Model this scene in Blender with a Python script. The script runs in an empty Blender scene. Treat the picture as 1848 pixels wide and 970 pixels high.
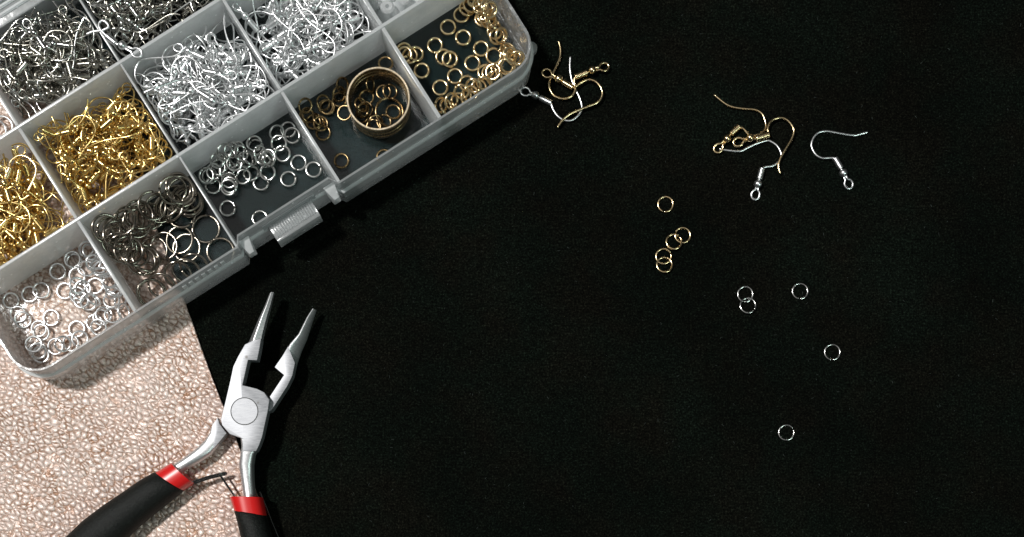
import bpy, bmesh, math, random
import numpy as np
from mathutils import Vector, Matrix, Euler

random.seed(11); rng = np.random.default_rng(11)
SC = bpy.context.scene
SC.unit_settings.scale_length = 0.01          # one unit is one centimetre
MM = 0.1
R = math.radians

# ------------------------------------------------------------------ camera
HC, FPX, NX, NY = 378.0, 2272.0, 849.0, 993.0  # camera height (mm), focal length (px), foot point in the photo
cam = bpy.data.objects.new('camera', bpy.data.cameras.new('camera'))
SC.collection.objects.link(cam)
cam.location = (0, 0, HC*MM)
cam.data.sensor_width = 36; cam.data.lens = 36*FPX/1848
cam.data.shift_x = (924-NX)/1848; cam.data.shift_y = -(485-NY)/1848
cam.data.clip_start = 0.5; cam.data.clip_end = 1000
SC.camera = cam
# ------------------------------------------------------------------ world and lamps
W = bpy.data.worlds.new('World'); SC.world = W; W.use_nodes = True
W.node_tree.nodes['Background'].inputs[0].default_value = (0.85, 0.92, 0.9, 1)
W.node_tree.nodes['Background'].inputs[1].default_value = 0.035
def area(name, loc, target, size, power, col, shape='DISK', sy=None):
    l = bpy.data.lights.new(name, 'AREA'); l.shape = shape; l.size = size
    if sy: l.size_y = sy
    l.energy = power; l.color = col
    o = bpy.data.objects.new(name, l); SC.collection.objects.link(o)
    o.location = loc
    o.rotation_euler = (Vector(target)-Vector(loc)).to_track_quat('-Z', 'Y').to_euler()
    return o
TGT = Vector((-5, 7, 0))
dirL = Vector((-math.cos(R(63))*0.93, math.cos(R(63))*0.37, math.sin(R(63)))).normalized()
area('key_lamp', TGT+dirL*210, TGT, 17, 500000, (1.0, 0.985, 0.96))
area('cool_fill', (50, -26, 60), (-8, 9, 0), 20, 14500, (0.78, 1.0, 0.92))  # cool fill added at the lower right to brighten the box walls
area('ceiling_bounce', (-6, 10, 110), (-6, 10, 0), 80, 9000, (1.0, 0.96, 0.95), 'SQUARE')
SC.view_settings.view_transform = 'Standard'; SC.view_settings.look = 'None'
SC.view_settings.exposure = 0; SC.view_settings.gamma = 1; SC.view_settings.use_curve_mapping = False
SC.cycles.max_bounces = 14; SC.cycles.transparent_max_bounces = 40
SC.cycles.diffuse_bounces = 4; SC.cycles.glossy_bounces = 5; SC.cycles.transmission_bounces = 8
SC.cycles.caustics_reflective = True; SC.cycles.caustics_refractive = False
SC.cycles.sample_clamp_indirect = 4.0
SC.cycles.use_denoising = True

# ------------------------------------------------------------------ coordinates
def P(px, py, z=0.0):                          # a spot of the table (mm) from where it shows in the photograph
    k = (HC-z)/FPX
    return ((px-NX)*k, -(py-NY)*k, z)
TH = R(32.4); CU, SU = math.cos(TH), math.sin(TH)
def BW(U, V, z=0.0):                           # box frame (mm): U along the long side, V to the hinge side
    return (U*CU - V*SU, U*SU + V*CU, z)
def toUV(x, y): return (x*CU + y*SU, -x*SU + y*CU)
def pxUV(px, py, z): x, y, _ = P(px, py, z); return toUV(x, y)

# ------------------------------------------------------------------ object helpers
def link(o): SC.collection.objects.link(o); return o
def tag(o, label=None, cat=None, group=None, kind=None):
    if label: o['label'] = label
    if cat: o['category'] = cat
    if group: o['group'] = group
    if kind: o['kind'] = kind
    return o
def empty(name, loc=(0, 0, 0)):
    o = bpy.data.objects.new(name, None); o.empty_display_size = 0.2
    o.location = Vector(loc); return link(o)
def mesh(name, verts, faces, mat=None, smooth=True, sharp=None):
    me = bpy.data.meshes.new(name)
    me.from_pydata([tuple(c*MM for c in v) for v in verts], [], faces)
    if mat: me.materials.append(mat)
    bm = bmesh.new(); bm.from_mesh(me); bmesh.ops.recalc_face_normals(bm, faces=bm.faces); bm.to_mesh(me); bm.free()
    for p in me.polygons: p.use_smooth = smooth
    if smooth and sharp: me.set_sharp_from_angle(angle=R(sharp))
    me.update()
    return me
def obj(name, me, parent=None, loc=None):
    o = bpy.data.objects.new(name, me); link(o)
    if parent: o.parent = parent
    if loc is not None: o.location = loc
    return o
class MB:
    def __init__(s): s.v = []; s.f = []
    def add(s, v, f):
        n = len(s.v); s.v += [tuple(a) for a in v]; s.f += [tuple(i+n for i in q) for q in f]
    def hexa(s, b, t):                          # two quads, bottom and top
        s.add(list(b)+list(t), [(3, 2, 1, 0), (4, 5, 6, 7), (0, 1, 5, 4), (1, 2, 6, 5), (2, 3, 7, 6), (3, 0, 4, 7)])
    def boxUV(s, u0, u1, v0, v1, z0, z1, t=0.0):
        s.hexa([BW(u0, v0, z0), BW(u1, v0, z0), BW(u1, v1, z0), BW(u0, v1, z0)],
               [BW(u0+t, v0+t, z1), BW(u1-t, v0+t, z1), BW(u1-t, v1-t, z1), BW(u0+t, v1-t, z1)])
    def tube(s, pts, r, n=6, cap=True):
        pts = [Vector(p) for p in pts]; m = len(pts); up = None; rows = []
        for i, p in enumerate(pts):
            t = (pts[min(i+1, m-1)]-pts[max(i-1, 0)]).normalized()
            if up is None:
                up = Vector((0, 0, 1)) if abs(t.z) < .9 else Vector((1, 0, 0))
            a = (up - t*up.dot(t)).normalized(); b = t.cross(a); up = a
            rr = r[i] if hasattr(r, '__len__') else r
            rows.append([p + (a*math.cos(2*math.pi*k/n)+b*math.sin(2*math.pi*k/n))*rr for k in range(n)])
        v = [q for row in rows for q in row]; f = []
        for i in range(m-1):
            for k in range(n):
                f.append((i*n+k, i*n+(k+1) % n, (i+1)*n+(k+1) % n, (i+1)*n+k))
        if cap: f.append(tuple(range(n))[::-1]); f.append(tuple((m-1)*n+k for k in range(n)))
        s.add(v, f)
    def ball(s, c, r, nu=10, nv=7):
        v = [(c[0], c[1], c[2]-r)]
        for j in range(1, nv):
            a = -math.pi/2+math.pi*j/nv
            v += [(c[0]+r*math.cos(a)*math.cos(2*math.pi*i/nu), c[1]+r*math.cos(a)*math.sin(2*math.pi*i/nu), c[2]+r*math.sin(a)) for i in range(nu)]
        v.append((c[0], c[1], c[2]+r)); f = []
        for i in range(nu):
            f.append((0, 1+(i+1) % nu, 1+i)); e = len(v)-1; b = 1+(nv-2)*nu
            f.append((e, b+i, b+(i+1) % nu))
            for j in range(nv-2):
                a = 1+j*nu; f.append((a+i, a+(i+1) % nu, a+nu+(i+1) % nu, a+nu+i))
        s.add(v, f)
    def build(s, name, mat, parent=None, smooth=True, sharp=35, bevel=0):
        me = mesh(name, s.v, s.f, mat, smooth, sharp)
        if bevel:
            bm = bmesh.new(); bm.from_mesh(me)
            ed = [e for e in bm.edges if len(e.link_faces) == 2 and e.calc_face_angle(0) > R(30)]
            bmesh.ops.bevel(bm, geom=ed, offset=bevel*MM, segments=2, profile=.6, affect='EDGES', clamp_overlap=True)
            bm.to_mesh(me); bm.free()
            for p in me.polygons: p.use_smooth = smooth
            if smooth: me.set_sharp_from_angle(angle=R(sharp))
        return obj(name, me, parent)
def spline(pts, k=5):
    p = [Vector(a) for a in pts]; out = []
    for i in range(len(p)-1):
        a, b, c, d = p[max(i-1, 0)], p[i], p[i+1], p[min(i+2, len(p)-1)]
        for j in range(k):
            t = j/k
            out.append(.5*((2*b)+(c-a)*t+(2*a-5*b+4*c-d)*t*t+(3*b-a-3*c+d)*t**3))
    out.append(p[-1]); return out

# ------------------------------------------------------------------ materials
class NT:
    def __init__(s, name):
        s.m = bpy.data.materials.new(name); s.m.use_nodes = True; s.t = s.m.node_tree
        s.t.nodes.clear(); s.out = s.n('ShaderNodeOutputMaterial')
    def n(s, typ, props=None, **ins):
        nd = s.t.nodes.new(typ)
        for k, v in (props or {}).items(): setattr(nd, k, v)
        for k, v in ins.items():
            k = k.replace('_', ' ')
            key = int(k[1:]) if k[0] == 'i' and k[1:].isdigit() else k
            s.set(nd.inputs[key], v)
        return nd
    def set(s, sock, v):
        if hasattr(v, 'bl_idname') and hasattr(v, 'outputs'): s.t.links.new(v.outputs[0], sock)
        elif isinstance(v, bpy.types.NodeSocket): s.t.links.new(v, sock)
        else:
            if isinstance(v, tuple) and len(v) == 3 and sock.type == 'RGBA': v = (*v, 1)
            sock.default_value = v
    def co(s, scale=(1, 1, 1), rot=(0, 0, 0), kind='Object'):
        c = s.n('ShaderNodeTexCoord')
        return s.n('ShaderNodeMapping', Vector=c.outputs[kind], Scale=scale, Rotation=rot)
    def noise(s, co, scale, detail=3, rough=.55, dist=0):
        return s.n('ShaderNodeTexNoise', Vector=co, Scale=scale, Detail=detail, Roughness=rough, Distortion=dist).outputs[0]
    def ramp(s, fac, stops):
        r = s.n('ShaderNodeValToRGB', Fac=fac); e = r.color_ramp.elements
        while len(e) < len(stops): e.new(.5)
        for q, (p, c) in zip(e, stops):
            q.position = p; q.color = (c, c, c, 1) if not hasattr(c, '__len__') else (*c, 1)
        return r.outputs[0]
    def math(s, op, a, b=0.0, c=None, clamp=False):
        nd = s.n('ShaderNodeMath', {'operation': op, 'use_clamp': clamp}); s.set(nd.inputs[0], a); s.set(nd.inputs[1], b)
        if c is not None: s.set(nd.inputs[2], c)
        return nd.outputs[0]
    def mix(s, f, a, b):
        nd = s.n('ShaderNodeMix', {'data_type': 'RGBA'}); s.set(nd.inputs[0], f); s.set(nd.inputs[6], a); s.set(nd.inputs[7], b)
        return nd.outputs[2]
    def bump(s, h, strength, dist):
        return s.n('ShaderNodeBump', Height=h, Strength=strength, Distance=dist)
    def done(s, sh): s.t.links.new(sh.outputs[0], s.out.inputs[0]); return s.m
def metal(name, col, rough, col2=None, scratch=0.0, sc=8.0):
    t = NT(name); co = t.co()
    nz = t.noise(co, sc, 4)
    c = t.mix(t.ramp(nz, [(.35, 0.0), (.7, 1.0)]), col, col2 or tuple(x*.8 for x in col))
    rg = t.math('MULTIPLY_ADD', t.noise(co, sc*3, 3), rough*.9, rough*.55)
    b = t.n('ShaderNodeBsdfPrincipled', Base_Color=c, Metallic=1.0, Roughness=rg)
    if scratch: t.set(b.inputs['Normal'], t.bump(t.noise(co, sc*6, 2), scratch, .01))
    return t.done(b)
M = {}
M['gold'] = metal('gold_plate', (.88, .68, .30), .22, (.68, .46, .15))
M['pale_gold'] = metal('pale_gold_plate', (.93, .75, .45), .22, (.84, .62, .34))
M['silver'] = metal('silver_plate', (.90, .91, .91), .32, (.80, .81, .82))
M['steel'] = metal('steel_wire', (.66, .67, .65), .2, (.50, .49, .46))
M['gunmetal'] = metal('gunmetal_plate', (.48, .47, .42), .24, (.30, .28, .24))
M['dark_ring'] = metal('dark_nickel', (.36, .33, .28), .2, (.22, .19, .15))
M['bronze'] = metal('aged_bronze', (.33, .235, .12), .26, (.19, .13, .06))
M['bronze_edge'] = metal('pale_bronze_edge', (.74, .63, .46), .3, (.6, .48, .32))  # paler bronze for the band's top rim

def plastic(name, frac, rough, specks=True, scuff=0.0, gloss=.8, clear=(.97, .985, .98), col=(.93, .95, .96)):
    t = NT(name); co = t.co()
    n1 = t.noise(co, 1.3, 4, .6); n2 = t.noise(co, 14, 4, .65)
    f = t.math('MULTIPLY_ADD', n1, frac*.5, frac*.72)
    f = t.math('MULTIPLY_ADD', n2, frac*.25, f)
    if scuff:
        cs = t.co((3, 26, 3), (0, 0, .9)); ns = t.noise(cs, 2.2, 5, .7)
        patch = t.ramp(t.noise(co, .55, 2), [(.46, 0.0), (.66, 1.0)])
        grain = t.ramp(t.noise(co, 12, 5, .75), [(.46, 0.0), (.72, 1.0)])
        g2 = t.math('ADD', t.math('MULTIPLY', t.ramp(ns, [(.5, 0.0), (.75, 1.0)]), .6), grain)
        f = t.math('MULTIPLY_ADD', t.math('MULTIPLY', g2, patch), scuff, f)
    if specks:
        vo = t.n('ShaderNodeTexVoronoi', Vector=co, Scale=4.2)
        dot = t.ramp(vo.outputs['Distance'], [(.08, 1.0), (.17, 0.0)])
        pick = t.ramp(t.n('ShaderNodeSeparateColor', Color=vo.outputs['Color']).outputs[0], [(.6, 0.0), (.64, 1.0)])
        f = t.math('MULTIPLY_ADD', t.math('MULTIPLY', dot, pick), .5, f)
    f = t.math('MINIMUM', f, .95)
    bp = t.bump(t.noise(co, 5, 3), .12, .03)
    df = t.n('ShaderNodeBsdfDiffuse', Color=col, Normal=bp); tl = t.n('ShaderNodeBsdfTranslucent', Color=col)
    body = t.n('ShaderNodeMixShader', i0=.5, i1=df, i2=tl)
    tr = t.n('ShaderNodeBsdfTransparent', Color=clear)
    base = t.n('ShaderNodeMixShader', i0=f, i1=tr, i2=body)
    fr = t.n('ShaderNodeFresnel', IOR=1.49, Normal=bp)
    gl = t.n('ShaderNodeBsdfGlossy', Color=(1, 1, 1), Roughness=rough, Normal=bp)
    return t.done(t.n('ShaderNodeMixShader', i0=t.math('MULTIPLY', fr.outputs[0], gloss), i1=base, i2=gl))
M['wall'] = plastic('frosted_wall_plastic', .58, .2)
M['rim'] = plastic('clear_rim_plastic', .28, .12, clear=(.88, .895, .895))
M['floor'] = plastic('clear_floor_plastic', .012, .07, specks=False, scuff=.05, col=(.42, .80, .86), gloss=.55)
M['stopper'] = plastic('milky_silicone', .55, .25, specks=False)

def make_cloth():
    t = NT('black_felt'); co = t.co()
    fine = t.noise(co, 17, 4, .75); mid = t.noise(co, 5, 4, .6); big = t.noise(co, .18, 3)
    st = t.noise(t.co((1, 14, 1), (0, 0, .15)), 3.0, 3, .6)
    k = t.math('MULTIPLY', t.ramp(fine, [(.38, .1), (.56, .9), (.70, 4.2)]), t.ramp(mid, [(.3, .55), (.7, 1.35)]))
    k = t.math('MULTIPLY', k, t.ramp(st, [(.3, .75), (.7, 1.2)]))
    k = t.math('MULTIPLY', k, t.ramp(big, [(.3, .6), (.7, 1.35)]))
    hue = t.mix(t.ramp(t.noise(co, .42, 4, .6), [(.42, 0.0), (.62, 1.0)]), (.0028, .0046, .0031), (.0039, .0040, .0027))
    c = t.n('ShaderNodeVectorMath', {'operation': 'SCALE'}); t.set(c.inputs[0], hue); t.set(c.inputs['Scale'], k)
    bp = t.bump(t.math('ADD', fine, t.math('MULTIPLY', mid, .6)), .6, .03)
    b = t.n('ShaderNodeBsdfPrincipled', Base_Color=c.outputs[0], Roughness=.95, Specular_IOR_Level=.04, Normal=bp)
    return t.done(b)
M['cloth'] = make_cloth()
def make_leather():
    t = NT('pebbled_rose_leather')
    co = t.co((1, 1, 1), (0, 0, .5)); w = t.n('ShaderNodeTexNoise', Vector=co, Scale=1.5, Detail=4)
    dv = t.n('ShaderNodeVectorMath', {'operation': 'MULTIPLY_ADD'}); t.set(dv.inputs[0], w.outputs[1]); t.set(dv.inputs[1], (.30, .30, .30)); t.set(dv.inputs[2], co.outputs[0])
    sq = t.n('ShaderNodeMapping', Vector=dv.outputs[0], Scale=(5.0, 7.0, 6.0))
    v1 = t.n('ShaderNodeTexVoronoi', {'feature': 'DISTANCE_TO_EDGE'}, Vector=sq, Scale=1.0)
    v2 = t.n('ShaderNodeTexVoronoi', {'feature': 'SMOOTH_F1'}, Vector=sq, Scale=1.0, Smoothness=.25)
    big = t.noise(co, .35, 3); fine = t.noise(co, 34, 3, .7); md = t.noise(co, 8, 3, .6)
    dome = t.ramp(v2.outputs['Distance'], [(.0, 1.0), (.3, .75), (.7, 0.0)])
    edge = t.ramp(v1.outputs[0], [(.0, 0.0), (.10, .55), (.30, 1.0)])
    h = t.math('MULTIPLY_ADD', edge, .45, t.math('MULTIPLY', dome, 1.0))
    h = t.math('MULTIPLY_ADD', md, .5, h); h = t.math('MULTIPLY_ADD', fine, .10, h)
    tone = t.mix(t.ramp(big, [(.3, 0.0), (.7, 1.0)]), (.82, .65, .58), (.81, .69, .63))
    low = t.math('MULTIPLY_ADD', t.math('SUBTRACT', md, .5), .8, v1.outputs[0])
    wear = t.math('MULTIPLY', t.ramp(low, [(-.0, 1.0), (.20, 0.0)]), t.ramp(t.noise(co, 1.4, 3), [(.3, .55), (.65, 1.0)]))
    wear = t.math('MULTIPLY', wear, t.ramp(t.noise(co, .5, 3), [(.3, .75), (.7, 1.2)]), clamp=True)
    c = t.mix(wear, tone, (.34, .18, .105))
    spk = t.ramp(fine, [(.3, .85), (.7, 1.12)])
    cc = t.n('ShaderNodeVectorMath', {'operation': 'SCALE'}); t.set(cc.inputs[0], c); t.set(cc.inputs['Scale'], spk)
    h = t.math('MULTIPLY_ADD', t.noise(co, .9, 3), 2.2, h)
    bp = t.bump(h, .62, .08)
    b = t.n('ShaderNodeBsdfPrincipled', Base_Color=cc.outputs[0], Roughness=.44, Metallic=.25, Specular_IOR_Level=.55, Normal=bp)
    return t.done(b)
M['leather'] = make_leather()
def make_brushed():
    t = NT('brushed_steel'); co = t.co((1.2, 22, 4), (0, 0, R(-14)))
    br = t.noise(co, 3.5, 4, .6); g = t.co(); pit = t.n('ShaderNodeTexVoronoi', Vector=g, Scale=2.9)
    pk = t.ramp(t.n('ShaderNodeSeparateColor', Color=pit.outputs['Color']).outputs[0], [(.82, 0.0), (.85, 1.0)])
    dot = t.math('MULTIPLY', t.ramp(pit.outputs['Distance'], [(.10, 1.0), (.18, 0.0)]), pk)
    c = t.mix(t.ramp(br, [(.3, 0.0), (.7, 1.0)]), (.19, .195, .21), (.40, .405, .42))
    c = t.mix(t.math('MULTIPLY', dot, .75), c, (.12, .11, .10))
    b = t.n('ShaderNodeBsdfPrincipled', Base_Color=c, Metallic=.6, Roughness=t.math('MULTIPLY_ADD', br, .25, .36),
            Normal=t.bump(br, .15, .01))
    return t.done(b)
M['brushed'] = make_brushed()
def make_ground():
    t = NT('ground_steel'); co = t.co((3, 14, 3), (0, 0, R(25))); n = t.noise(co, 4, 4, .6)
    c = t.mix(t.ramp(n, [(.3, 0.0), (.7, 1.0)]), (.58, .58, .59), (.78, .785, .79))
    return t.done(t.n('ShaderNodeBsdfPrincipled', Base_Color=c, Metallic=.9, Roughness=t.math('MULTIPLY_ADD', n, .18, .32), Normal=t.bump(n, .1, .01)))
M['polished'] = make_ground()
def simple(name, col, rough, spec=.5, bumps=None, coat=0):
    t = NT(name); b = t.n('ShaderNodeBsdfPrincipled', Base_Color=col, Roughness=rough, Specular_IOR_Level=spec, Coat_Weight=coat)
    if bumps:
        co = t.co(); n = t.noise(co, bumps[0], 3, .7); t.set(b.inputs['Normal'], t.bump(n, bumps[1], .02))
        t.set(b.inputs['Base Color'], t.mix(t.ramp(n, [(.45, 0.0), (.72, 1.0)]), col, tuple(x*4.5 for x in col)))  # paler flecks painted into the colour, standing for grainy highlights
    return t.done(b)
M['foam'] = simple('black_foam_grip', (.0020, .0026, .0022), .6, .22, (17, 1.0))
M['red'] = simple('red_plastic_cuff', (.56, .012, .012), .3, .5, None, .3)
M['groove'] = simple('dark_groove', (.05, .05, .05), .6)
M['spring'] = metal('spring_wire', (.34, .33, .32), .25)
M['lint'] = simple('grey_lint', (.045, .055, .05), .9, .1)

# ------------------------------------------------------------------ the surface: black cloth and the leather lying on it
S = 450
tag(obj('black_cloth', mesh('black_cloth', [(-S, -S+150, 0), (S, -S+150, 0), (S, S+150, 0), (-S, S+150, 0)], [(0, 1, 2, 3)], M['cloth'])), kind='structure')
lint = MB()
for _ in range(420):
    a = rng.uniform(0, 2*math.pi); L = rng.uniform(.25, .9); x, y, _z = P(rng.uniform(300, 1848), rng.uniform(0, 970))
    c = rng.uniform(-.5, .5)
    pts = [(x+L*(s-.5)*math.cos(a+c*(s-.5)), y+L*(s-.5)*math.sin(a+c*(s-.5)), .08+.1*math.sin(s*3)) for s in (0, .33, .66, 1)]
    lint.tube(pts, rng.uniform(.035, .085), 3)
tag(lint.build('lint', M['lint']), 'tiny pale lint specks scattered over the black cloth', kind='stuff')

e0, e1 = P(127, 0, 1.2), P(492, 970, 1.2)
ex = lambda t: (e0[0]+(e1[0]-e0[0])*t, e0[1]+(e1[1]-e0[1])*t)
tt, tb = .135, 1.25
N = 60; lv = []
edge = [ex(tt+(tb-tt)*i/N) for i in range(N+1)]
edge = [(x+rng.normal(0, .04)+.18*math.sin(i*.33+1), y) for i, (x, y) in enumerate(edge)]
top = [P(-330+(p)*(1/1.0), 128+8*math.sin(p/40), 1.2)[:2] for p in range(0, 470, 30)]
outl = [(x, y) for x, y in edge][::-1]          # from the bottom of the cut edge up
outl = outl + top[::-1][1:] + [(-260, edge[0][1]), (-260, edge[-1][1])]
n = len(outl)
vs = [(x, y, .06) for x, y in outl]+[(x, y, 1.1) for x, y in outl]+[(x-.12 if i <= N else x, y, 1.25) for i, (x, y) in enumerate(outl)]
fs = [(i, (i+1) % n, n+(i+1) % n, n+i) for i in range(n)]+[(n+i, n+(i+1) % n, 2*n+(i+1) % n, 2*n+i) for i in range(n)]
fs += [tuple(range(2*n, 3*n)), tuple(range(n))[::-1]]
tag(obj('leather_sheet', mesh('leather_sheet', vs, fs, M['leather'], False)),
    'rose beige pebbled leather sheet with a straight cut edge under box and pliers', 'leather')

# ------------------------------------------------------------------ the compartment box
COL = [-80.4, -44.4, -10.0, 24.7, 58.9, 92.2]
ROW = [109.9, 140.15, 171.6, 200.6]
ZF, ZT = 1.8, 17.9
box = empty('organizer_box', tuple(c*MM for c in BW(5, 155, 0)))
tag(box, 'clear frosted plastic compartment box filled with ear hooks and jump rings', 'storage box')
boxinv = Vector(box.location)
def bpart(o):
    o.parent = box; o.location = -boxinv
    return o
def path():
    u0, u1, v0, v1, r = -81.9, 93.5, 108.4, 205.5, 9.0
    pts = []                                     # (U, V, normal U, normal V): down the left side, along the front, up the right side
    for i in range(9): pts.append((u0, v1-(v1-v0-r)*i/8, -1, 0))
    for i in range(1, 12):
        a = math.pi+math.pi/2*i/12; pts.append((u0+r+r*math.cos(a), v0+r+r*math.sin(a), math.cos(a), math.sin(a)))
    ra, rb, dp = -9.0, 23.6, 2.7
    f = [(u0+r, 0), (-60, 0), (-35, 0), (ra-.9, 0), (ra+.9, dp), (7, dp), (rb-.9, dp), (rb+.9, 0), (45, 0), (70, 0), (u1-r, 0)]
    for u, d in f: pts.append((u, v0+d, 0, -1))
    for i in range(1, 12):
        a = -math.pi/2+math.pi/2*i/12; pts.append((u1-r+r*math.cos(a), v0+r+r*math.sin(a), math.cos(a), math.sin(a)))
    for i in range(9): pts.append((u1, v0+r+(v1-v0-r)*i/8, 1, 0))
    return pts
prof = [(-.1, .05), (.35, .25), (.6, .8), (.65, 11.2), (.5, 11.5), (.05, 11.6), (0, 17.6), (-.2, 18), (-.7, 18), (-.9, 17.7), (-1.05, 9), (-1.25, .05)]
pts = path(); m = len(prof); vs = []; fs = []
for u, v, a, b in pts: vs += [BW(u+a*o, v+b*o, z) for o, z in prof]
for i in range(len(pts)-1):
    for k in range(m): fs.append((i*m+k, i*m+(k+1) % m, (i+1)*m+(k+1) % m, (i+1)*m+k))
fs += [tuple(range(m))[::-1], tuple((len(pts)-1)*m+k for k in range(m))]
bpart(obj('outer_wall', mesh('outer_wall', vs, fs, M['rim'], True, 28)))
lp = [(.66, 11.0), (.95, 11.1), (.95, 11.75), (.3, 11.95), (.06, 11.9), (.06, 11.65), (.55, 11.55)]
ml = len(lp); vl = []
for u, v, a, b in pts: vl += [BW(u+a*o, v+b*o, z) for o, z in lp]
fs2 = [(i*ml+k, i*ml+(k+1) % ml, (i+1)*ml+(k+1) % ml, (i+1)*ml+k) for i in range(len(pts)-1) for k in range(ml)]
bpart(obj('ledge', mesh('ledge', vl, fs2, M['wall'], True, 28)))  # milkier strip along the step, its edge highlight put into the material
fl = [(u-a*1.3, v-b*1.3) for u, v, a, b in pts]; fl[0] = (fl[0][0], 200.9); fl[-1] = (fl[-1][0], 200.9)
k = len(fl)
bpart(obj('floor_panel', mesh('floor_panel', [BW(u, v, .7) for u, v in fl]+[BW(u, v, ZF) for u, v in fl],
      [tuple(range(k))[::-1], tuple(range(k, 2*k))]+[(i, (i+1) % k, k+(i+1) % k, k+i) for i in range(k)], M['floor'], False)))
for r_ in (1, 2):
    b = MB(); V = ROW[r_]
    b.hexa([BW(COL[0]-.1, V-.75, ZF+.03), BW(COL[5]+.1, V-.75, ZF+.03), BW(COL[5]+.1, V+.75, ZF+.03), BW(COL[0]-.1, V+.75, ZF+.03)],
           [BW(COL[0]-.6, V-.5, ZT), BW(COL[5]+.3, V-.5, ZT), BW(COL[5]+.3, V+.5, ZT), BW(COL[0]-.6, V+.5, ZT)])
    bpart(b.build('row_divider', M['wall'], bevel=.22))
wd = {1: .75, 2: .55, 3: .7, 4: .8}
for c in (1, 2, 3, 4):
    for r_ in range(3):
        b = MB(); U = COL[c]; w = wd[c]
        va, vb = ROW[r_]+(.85 if r_ else -.25), ROW[r_+1]-(.85 if r_ < 2 else -.1)
        b.hexa([BW(U-w, va, ZF+.03), BW(U+w, va, ZF+.03), BW(U+w, vb, ZF+.03), BW(U-w, vb, ZF+.03)],
               [BW(U-w+.25, va-(.3 if r_ else .4), ZT-.12), BW(U+w-.25, va-(.3 if r_ else .4), ZT-.12), BW(U+w-.25, vb+.3, ZT-.12), BW(U-w+.25, vb+.3, ZT-.12)])
        bpart(b.build('column_divider', M['wall'], bevel=.2))
b = MB(); b.boxUV(COL[0]-.2, COL[5]+.2, 201.2, 202.2, .1, 12.2)
b.boxUV(COL[0]-.2, COL[5]+.2, 201.1, 208.6, 12.25, 13.1); b.boxUV(COL[0], COL[5], 207.4, 208.5, .1, 12.2)
bpart(b.build('back_wall', M['rim'], bevel=.2))
b = MB()
for v in (203.2, 205.3): b.boxUV(COL[0], COL[5], v, v+.8, 13.13, 14.0, .1)
b.tube([BW(COL[0]+2, 208.0, 14.4), BW(COL[5]-2, 208.0, 14.4)], 1.2, 10)
bpart(b.build('hinge_rail', M['wall']))
# latch tab with its ribs, and the two lugs beside it
b = MB()
b.hexa([BW(.7, 105.6, 12.2), BW(15.3, 105.6, 12.2), BW(15.3, 110.6, 12.2), BW(.7, 110.6, 12.2)],
       [BW(.7, 105.6, 13.3), BW(15.3, 105.6, 13.3), BW(15.3, 110.6, 13.3), BW(.7, 110.6, 13.3)])
b.boxUV(.7, 15.3, 104.9, 105.9, 7.5, 13.9, .05)
latch = bpart(b.build('latch', M['rim'], bevel=.2))
b = MB()
for i in range(17): u = 1.35+i*.79; b.boxUV(u, u+.36, 106.4, 110.3, 13.32, 13.95, .06)
rb = b.build('rib', M['rim']); rb.parent = latch
b = MB(); b.boxUV(-1, 17, 110.5, 111.0, 10.5, 15.5, .1); sh = b.build('catch', M['rim'], bevel=.15); bpart(sh)
for u, s in ((-7.3, 1), (21.8, -1)):
    b = MB()
    b.hexa([BW(u-2.0, 110.9, 9), BW(u-1.2*0-1.2, 106.6, 9), BW(u+1.2, 106.6, 9), BW(u+2.0, 110.9, 9)],
           [BW(u-1.9, 110.9, 15.2), BW(u-.8, 106.2, 14.6), BW(u+.8, 106.2, 14.6), BW(u+1.9, 110.9, 15.2)])
    bpart(b.build('latch_lug', M['wall'], bevel=.35))
b = MB()
for i in range(7): u = -29.5+i*2.15; b.boxUV(u, u+1.35, 107.9, 108.32, 13.2, 16.4, .05)  # row of small raised frosted blocks on the front wall
bpart(b.build('front_block', M['wall'], bevel=.08))
x, y = pxUV(966, 82, 3); b = MB(); b.tube([BW(x-1.5, y, 1.0), BW(x-1.5, y, 3.2)], 1.9, 16); bpart(b.build('foot', M['rim'], bevel=.2))

# ------------------------------------------------------------------ ear hooks
def hook_meshes(tagname, mat, loop, bead, c0, c1, wire, rw=.33, rl=1.45, br=1.08, cw=.82):
    """loop, bead, coil ends and wire points as (x, y, z) in mm -> three meshes"""
    loop, bead, c0, c1 = Vector(loop), Vector(bead), Vector(c0), Vector(c1)
    d = (bead-loop).normalized(); s = Vector((-d.y, d.x, 0)).normalized()
    ring = []
    for i in range(15):
        a = 0.35+(2*math.pi-.7)*i/14
        ring.append(loop+(d*math.cos(a)+s*math.sin(a)*.86)*rl)
    ring = [bead+s*.22-d*.5]+ring+[bead-s*.2-d*.5] 
    ns = 10 if rw > .3 else 6
    b = MB(); b.tube(ring[1:][::-1]+[c0, c1], rw, ns); b.tube(spline([c1]+[Vector(w) for w in wire], 5), rw, ns)
    mw = mesh('wire', b.v, b.f, mat)
    b = MB(); b.ball(bead, br); mb = mesh('bead', b.v, b.f, mat)
    b = MB(); L = (c1-c0).length; k = 9; pp = []; rr = []
    for i in range(k):
        for q, w in ((.08, .92), (.5, 1.0), (.92, .92)): pp.append(c0+(c1-c0)*((i+q)/k)); rr.append(w*cw)
    b.tube(pp, rr, 8); mc = mesh('coil', b.v, b.f, mat)
    return mw, mb, mc
def px3(p, z): return P(p[0], p[1], z)
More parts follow.
